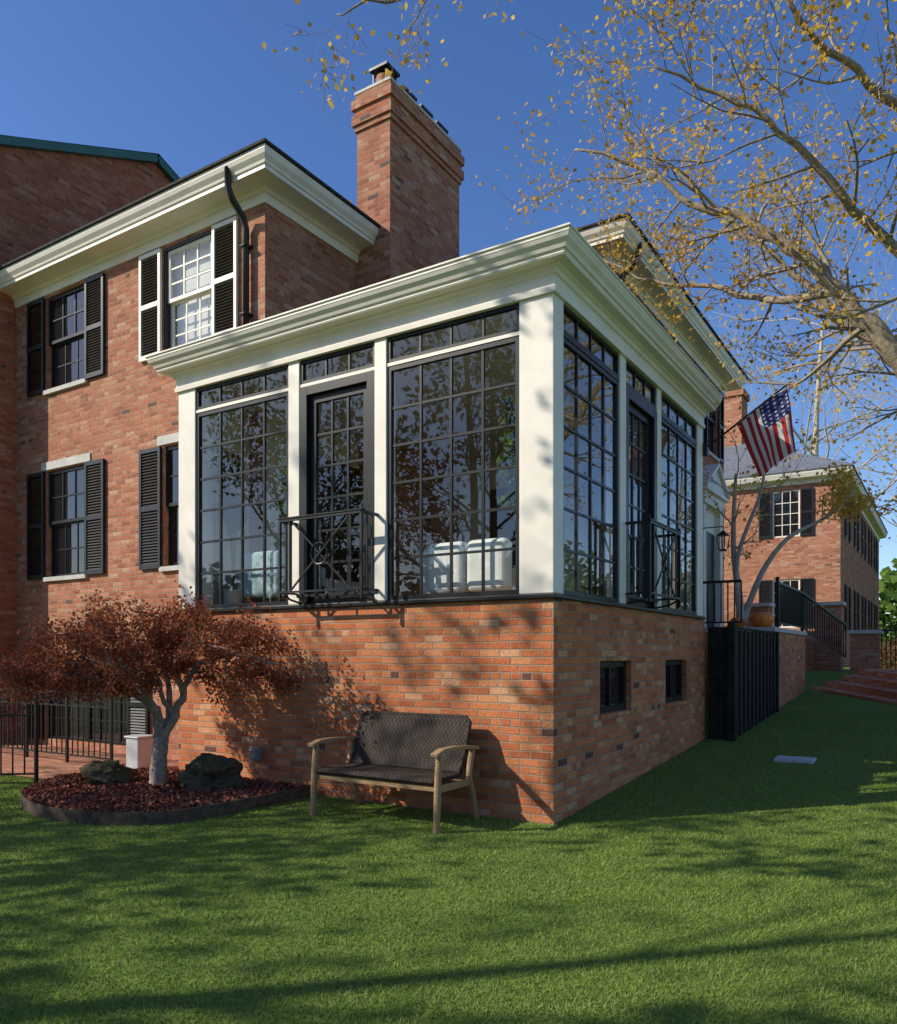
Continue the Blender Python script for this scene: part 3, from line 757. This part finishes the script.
pv=MB(); pv.poly([(-10.55,-1.0,.012),(-6.1,-1.0,.012),(-5.05,-.05,.012),(-5.05,1.1,.012),(-10.55,1.1,.012)],mBrickA); pv.build("brick_patio")

# ------------------------------------------------------------------ trees
class Tree:
    def __init__(s,seed): s.mb=MB(); s.lv=[]; s.r=random.Random(seed)
    def limb(s,pts,r0,r1,mat,n=9,jit=.0):
        ps=[Vector(p) for p in pts]; out=[]
        m_=len(ps)
        for i in range(m_-1):
            p0,p1,p2,p3=[ps[max(0,min(m_-1,j))] for j in (i-1,i,i+1,i+2)]
            for q in range(4):
                t_=q/4; out.append(.5*((2*p1)+(-p0+p2)*t_+(2*p0-5*p1+4*p2-p3)*t_**2+(-p0+3*p1-3*p2+p3)*t_**3))
        out.append(ps[-1]); L=len(out)
        rad=[r0+(r1-r0)*(i/(L-1))**.85 for i in range(L)]
        for i in range(1,L-1): out[i]+=Vector([s.r.gauss(0,jit) for _ in range(3)])
        s.mb.tube(out,rad,mat,n); return out,rad
    def grow(s,p,d,L,r,lvl,mat,up=.12,leafn=6,spread=.9,ld=.1,nch=3):
        r_=s.r; seg=4; pts=[p.copy()]; d=d.normalized(); dirs=[d.copy()]
        for i in range(seg):
            d=(d+Vector((r_.gauss(0,.16),r_.gauss(0,.16),r_.gauss(0,.13)+up*.5))).normalized()
            pts.append(pts[-1]+d*L/seg); dirs.append(d.copy())
        s.mb.tube(pts,[max(.0018,r*(1-.72*i/seg)) for i in range(seg+1)],mat,5 if lvl>0 else 3,False)
        if lvl<=1:
            for _ in range(leafn):
                t_=r_.random()*seg; i=min(seg-1,int(t_)); q=pts[i].lerp(pts[i+1],t_-i)
                s.lv.append(tuple(q+Vector((r_.gauss(0,ld),r_.gauss(0,ld),r_.gauss(-ld*.3,ld)))))
        if lvl>0:
            for c_ in range(nch):
                t_=seg*(.25+.75*(c_+r_.random()*.8)/nch); i=min(seg-1,int(t_)); q=pts[i].lerp(pts[i+1],t_-i)
                ax=dirs[i].orthogonal().normalized(); ax2=dirs[i].cross(ax); a=r_.random()*6.283
                nd=(dirs[i]+(ax*math.cos(a)+ax2*math.sin(a))*spread*r_.uniform(.7,1.2))
                s.grow(q,nd,L*r_.uniform(.5,.72),r*.5*(1-.4*t_/seg)+.001,lvl-1,mat,up,leafn,spread,ld,nch)
    def sprout(s,out,rad,n,L,lvl,mat,t0=.2,**kw):
        m_=len(out)
        for k_ in range(n):
            t_=(t0+(1-t0)*(k_+s.r.random())/n)*(m_-1); i=min(m_-2,int(t_)); q=out[i].lerp(out[i+1],t_-i)
            d=(out[i+1]-out[i]).normalized(); ax=d.orthogonal().normalized(); ax2=d.cross(ax); a=s.r.random()*6.283
            nd=d*.6+(ax*math.cos(a)+ax2*math.sin(a))
            s.grow(q,nd,L*s.r.uniform(.6,1.2),rad[i]*.42,lvl,mat,**kw)
    def done(s,name,leafmat_,lsize,keep=None):
        e=empty(name); s.mb.build("trunk_and_branches",e,smooth=True)
        if s.lv: leaves("foliage",s.lv,lsize,leafmat_,e)
        return e
def S(X,d,z): return Vector((2.954+X*.8446-d*.5353,-6.39+X*.5358+d*.8443,z))
T=Tree(11)
T.limb([S(8.6,9,-.3),S(8.5,9,1.5),S(8.3,9,3.0),S(8.4,8.7,5.2),S(8.3,8.3,7.4),S(8.6,8.2,10)],.40,.13,mBark,14)
L1=T.limb([S(8.4,9,2.4),S(7.2,9,3.3),S(5.83,9,3.95),S(5.11,9,4.91),S(4.74,9.1,5.38),S(4.5,9.2,5.75),S(4.06,9.4,6.31),S(3.54,9.6,6.84),S(3.0,9.8,7.08),S(2.43,10,7.69),S(1.65,10.3,8.08)],.17,.013,mBark,12,.02)
L1b=T.limb([S(4.5,9.2,5.75),S(4.0,9.9,5.95),S(3.5,10.5,6.4),S(2.8,11,6.7),S(2.2,11.4,7.2)],.06,.010,mBark,8,.02)
L2=T.limb([S(8.3,8.8,4.0),S(6.8,8.7,4.6),S(5.29,8.5,5.31),S(4.82,8.5,5.85),S(4.11,8.3,6.38),S(3.44,8.2,6.94),S(2.82,8.2,7.31),S(2.09,8.2,7.67)],.10,.010,mBark,10,.02)
L3=T.limb([S(8.4,8.6,5.4),S(6.6,8.3,6.0),S(4.87,8,6.71),S(4.54,8,7.01),S(3.87,7.8,7.37),S(3.29,7.6,7.7),S(3.0,7.5,8.4)],.085,.012,mBark,10,.02)
L4=T.limb([S(8.4,8.4,6.6),S(6.0,7.5,7.4),S(4.0,7,7.83),S(2.76,7,7.75),S(1.7,7,7.72),S(.81,7,7.55),S(.02,7,7.35),S(-.6,7,7.3),S(-1.0,7.1,7.25)],.07,.005,mBark,8,.02)
L5=T.limb([S(8.2,9.5,3.4),S(7.2,10.4,4.6),S(6.2,11,5.6),S(5.2,11.4,6.8),S(4.2,11.8,8.0),S(3.4,12,8.9)],.10,.02,mBark,8,.02)
kw=dict(up=.10,leafn=8,spread=.85,ld=.09,nch=3)
T.sprout(*L1,21,1.2,2,mBark,t0=.3,**kw); T.sprout(*L1b,11,.8,2,mBark,t0=.2,**kw); T.sprout(*L2,19,1.2,2,mBark,t0=.3,**kw); T.sprout(*L3,15,1.1,2,mBark,t0=.3,**kw)
kw2=dict(kw); kw2['up']=-.12; kw2['leafn']=3
T.sprout(*L4,15,.62,2,mBark,t0=.3,**kw2); T.sprout(*L5,22,1.3,2,mBark,t0=.2,**kw)
T.done("oak_tree",mLeafY,.058)
T=Tree(5); b0=S(5.75,15.6,.8)
o1_,r1_=T.limb([b0,b0+Vector((0,0,1.6)),b0+Vector((-.15,.1,2.9)),b0+Vector((-.1,.1,4.3))],.11,.03,mBarkP)
o2_,r2_=T.limb([b0+Vector((0,0,1.2)),b0+Vector((.35,.25,2.3)),b0+Vector((.8,.5,3.0)),b0+Vector((1.4,.9,3.4)),b0+Vector((1.9,1.2,3.9))],.07,.02,mBarkP)
o3_,r3_=T.limb([b0+Vector((0,0,1.4)),b0+Vector((-.05,.0,2.6)),b0+Vector((.35,.2,3.9)),b0+Vector((.4,.3,4.6))],.06,.02,mBarkP)
kw3=dict(up=.15,leafn=2,spread=.8,ld=.08,nch=3)
T.sprout(o1_,r1_,6,.9,2,mBarkP,t0=.5,**kw3); kw3['leafn']=30; T.sprout(o2_,r2_,9,.8,1,mBarkP,t0=.7,**kw3); kw3['leafn']=2; T.sprout(o3_,r3_,6,.9,2,mBarkP,t0=.5,**kw3)
T.done("crape_myrtle_tree",mLeafY,.085)

def gen_tree(name,base,h,seed,lm,ls,leafn,barkm=mBark,r=.2,crown=1.0,lvl=3,low=.28,ns=10,ld=.16):
    T=Tree(seed); base=Vector(base); rr=T.r
    o_,rd=T.limb([base,base+Vector((rr.gauss(0,.1),rr.gauss(0,.1),h*.3)),base+Vector((rr.gauss(0,.25),rr.gauss(0,.25),h*.6)),base+Vector((rr.gauss(0,.4),rr.gauss(0,.4),h*.95))],r,r*.2,barkm,10)
    T.sprout(o_,rd,ns,h*.36*crown,lvl,barkm,t0=low,up=.2,leafn=leafn,spread=.75,ld=ld,nch=3)
    return T.done(name,lm,ls)
gen_tree("shade_tree",(-6.6,-9.8,0),9.0,21,mLeafB,.16,12,r=.22)
gen_tree("shade_tree",(-10.6,-7.6,0),8.6,22,mLeafR,.12,8,r=.20,crown=.72)
gen_tree("shade_tree",(-2.9,-12.3,0),8.5,23,mLeafB,.16,12,r=.22)
gen_tree("shade_tree",(-9.5,-16,0),11,24,mLeafR,.15,12,r=.24,lvl=2,ns=16)
gen_tree("shade_tree",(-16,-14,0),11,25,mLeafG,.18,14,r=.24,lvl=2,ns=16)
gen_tree("shade_tree",(4,-20,0),12,26,mLeafB,.15,10,r=.26)
gen_tree("background_tree",(-3.4,44,1),21,31,mLeafY,.22,2,r=.38,barkm=mBarkP,ns=14,ld=.3)
gen_tree("background_tree",(3.5,47,1),19,33,mLeafY,.22,2,r=.36,barkm=mBarkP,ns=14,ld=.3)
gen_tree("background_tree",(9,34,1),12,32,mLeafG,.2,6,r=.26)
gen_tree("background_tree",(14,22,.8),11,34,mLeafY,.16,7,r=.24)
def woods(name,x0,x1,y,dy,h,n_,mat,ls):
    e=empty(name); px=rng.uniform(x0,x1,n_); top=h*(.7+.2*np.sin(px*.5)+.15*np.sin(px*1.3+2)+.08*np.sin(px*3.1))
    pz=rng.uniform(0,1,n_)**.8*top; py=y+rng.normal(0,dy,n_)
    leaves("foliage",np.stack([px,py,pz],-1),ls,mat,e)
woods("distant_woods",-60,30,-38,2.5,8.5,16000,mLeafFar,.9)
woods("distant_woods",-12,50,66,3,11.5,18000,mLeafG,.8)
def shrub(name,loc,sc,n_,mat,ls):
    p=rng.normal(size=(n_,3)); p/=np.linalg.norm(p,axis=1,keepdims=True); p*=rng.uniform(.55,1.05,(n_,1))*(1+.18*np.sin(p[:,:1]*7+p[:,1:2]*5))
    p[:,2]=np.abs(p[:,2]); p=p*np.array(sc)+np.array(loc); e=empty(name); leaves("foliage",p,ls,mat,e)
    m_=MB()
    for i in range(7):
        a=i*.9; m_.tube([Vector(loc),Vector(loc)+Vector((math.cos(a)*sc[0]*.5,math.sin(a)*sc[1]*.5,sc[2]*.8))],[.02,.008],mBark,5)
    m_.build("stems",e)
shrub("shrub",(3.2,17.5,.9),(.9,.9,1.5),5000,mLeafG,.07); shrub("shrub",(1.7,20,1.0),(.7,.7,1.0),3000,mLeafB,.07); shrub("shrub",(4.4,15.6,.8),(1,1,1.4),4000,mLeafG,.07)

# Japanese maple
T=Tree(9); b0=Vector((-4.11,-.97,.08)); rx=Vector((.8446,.5358,0)); ry=Vector((-.5353,.8443,0))
def m(a,b2,z): return b0+rx*a+ry*b2+Vector((0,0,z-.08))
T.limb([m(-.02,0,.03),m(.0,0,.35),m(.03,.02,.62)],.10,.075,mBarkM,12,.006)
def ml(pts,r0,r1): return T.limb([m(*p) for p in pts],r0,r1,mBarkM,8,.012)
B=[ml([(.02,0,.58),(-.02,.0,.85),(-.15,-.05,1.05),(-.35,-.1,1.22),(-.6,-.1,1.38),(-.95,-.15,1.40),(-1.45,-.2,1.32)],.065,.012),
   ml([(.03,0,.58),(.14,.05,.85),(.22,.1,1.1),(.3,.1,1.3),(.5,.15,1.45),(.85,.1,1.5),(1.25,.05,1.40)],.055,.012),
   ml([(.02,0,.6),(.03,-.15,.9),(-.05,-.3,1.2),(-.15,-.5,1.4),(-.3,-.75,1.42)],.045,.01),
   ml([(.03,0,.6),(.06,.12,.95),(.0,.25,1.3),(.05,.4,1.55),(.1,.6,1.65)],.045,.01),
   ml([(-.15,-.05,1.05),(-.25,.05,1.35),(-.35,.15,1.6),(-.6,.3,1.7),(-.95,.4,1.6)],.035,.01),
   ml([(.22,.1,1.1),(.2,-.05,1.4),(.35,-.2,1.62),(.65,-.35,1.6),(1.0,-.4,1.5)],.035,.01),
   ml([(-.35,-.1,1.22),(-.5,-.25,1.25),(-.8,-.35,1.28),(-1.1,-.4,1.25)],.025,.008),
   ml([(.14,.05,.85),(.0,.0,1.2),(-.05,0,1.55),(.0,0,1.72)],.03,.01)]
for i,(o_,rd) in enumerate(B):
    T.sprout(o_,rd,12,.38,2,mBarkM,t0=.42,up=.0,leafn=24,spread=.9,ld=.045,nch=3)
T.lv=[p for p in T.lv if p[1]<-.06 and p[2]>1.0+.12*random.random()]
T.done("japanese_maple_tree",mLeafM,.036)

# ------------------------------------------------------------------ interior furniture
so=empty("sofa"); q=MB()
q.box(-1.75,-.5,.50,1.3,2.10,2.36,mSofa); q.box(-1.75,-1.58,.46,1.3,2.08,2.62,mSofa); q.box(-.62,-.45,.46,1.3,2.08,2.62,mSofa)
q.box(-1.57,-1.12,.30,.49,2.12,2.64,mSofa); q.box(-1.1,-.64,.30,.49,2.12,2.64,mSofa)
q.build("upholstery",so,bevel=.07,seg=4)
ac=empty("armchair"); q=MB()
q.box(-4.45,-3.75,.6,1.3,2.2,2.42,mBlue); q.box(-4.45,-3.75,.42,.6,2.2,2.75,mBlue); q.box(-4.45,-4.33,.6,1.3,2.2,2.62,mBlue); q.box(-3.87,-3.75,.6,1.3,2.2,2.62,mBlue)
q.build("upholstery",ac,bevel=.05,seg=4); q=MB()
for x in (-4.4,-3.8):
    for y in (.52,1.25): q.tube([(x,y,1.99),(x,y,2.2)],[.015,.02],mTeak,6)
q.build("legs",ac)
for (x,y,h) in ((-.60,.55,1.7),(-3.5,.45,1.6),(-4.5,.42,2.0)):
    e=empty("potted_plant"); q=MB(); q.tube([(x,y,1.99),(x,y,2.3)],[.09,.12],mPot,16)
    pp=[]
    for i in range(10):
        a=random.random()*6.28; l=random.uniform(.05,.20); tip=Vector((x+l*math.cos(a),y+l*math.sin(a),2.3+h*random.uniform(.4,1)))
        mid=Vector((x,y,2.3+h*.4)).lerp(tip,.4); q.tube([(x,y,2.25),mid,tip],[.01,.008,.003],mStem,5,False)
        for j in range(50): t_=random.uniform(.2,1); pp.append(tuple(mid.lerp(tip,t_)+Vector([random.gauss(0,.04) for _ in range(3)])))
    q.build("pot_and_stems",e); leaves("foliage",pp,.11,mLeafG,e)

# ------------------------------------------------------------------ light, sky, camera
el=R(34); hx,hy=.766,.643
ld=bpy.data.lights.new("sun",'SUN'); ld.energy=5.0; ld.angle=R(.5); ld.color=(1,.93,.80)
lo=bpy.data.objects.new("sun",ld); bpy.context.collection.objects.link(lo)
lo.rotation_euler=Vector((hx*math.cos(el),hy*math.cos(el),-math.sin(el))).to_track_quat('-Z','Y').to_euler()
W=bpy.data.worlds.new("World"); scene.world=W; W.use_nodes=True; nt=W.node_tree
sk=nt.nodes.new("ShaderNodeTexSky"); sk.sky_type='NISHITA'; sk.sun_disc=False; sk.sun_elevation=el
sk.sun_rotation=math.atan2(-hx,-hy)%(2*math.pi); sk.air_density=1.0; sk.dust_density=.4; sk.ozone_density=3.0
hs=nt.nodes.new("ShaderNodeHueSaturation"); hs.inputs["Saturation"].default_value=1.20; hs.inputs["Hue"].default_value=.512; hs.inputs["Value"].default_value=1.08; nt.links.new(sk.outputs[0],hs.inputs["Color"])
bg=nt.nodes["Background"]; bg.inputs[1].default_value=.15; nt.links.new(hs.outputs[0],bg.inputs[0])
cd=bpy.data.cameras.new("camera"); co=bpy.data.objects.new("camera",cd); bpy.context.collection.objects.link(co)
scene.camera=co; co.location=(2.954,-6.390,1.5); co.rotation_euler=(math.pi/2,0,R(32.37))
cd.lens=27.8; cd.shift_y=.1396; cd.clip_end=3000; cd.clip_start=.05
scene.view_settings.view_transform='Standard'; scene.view_settings.look='None'; scene.view_settings.exposure=0
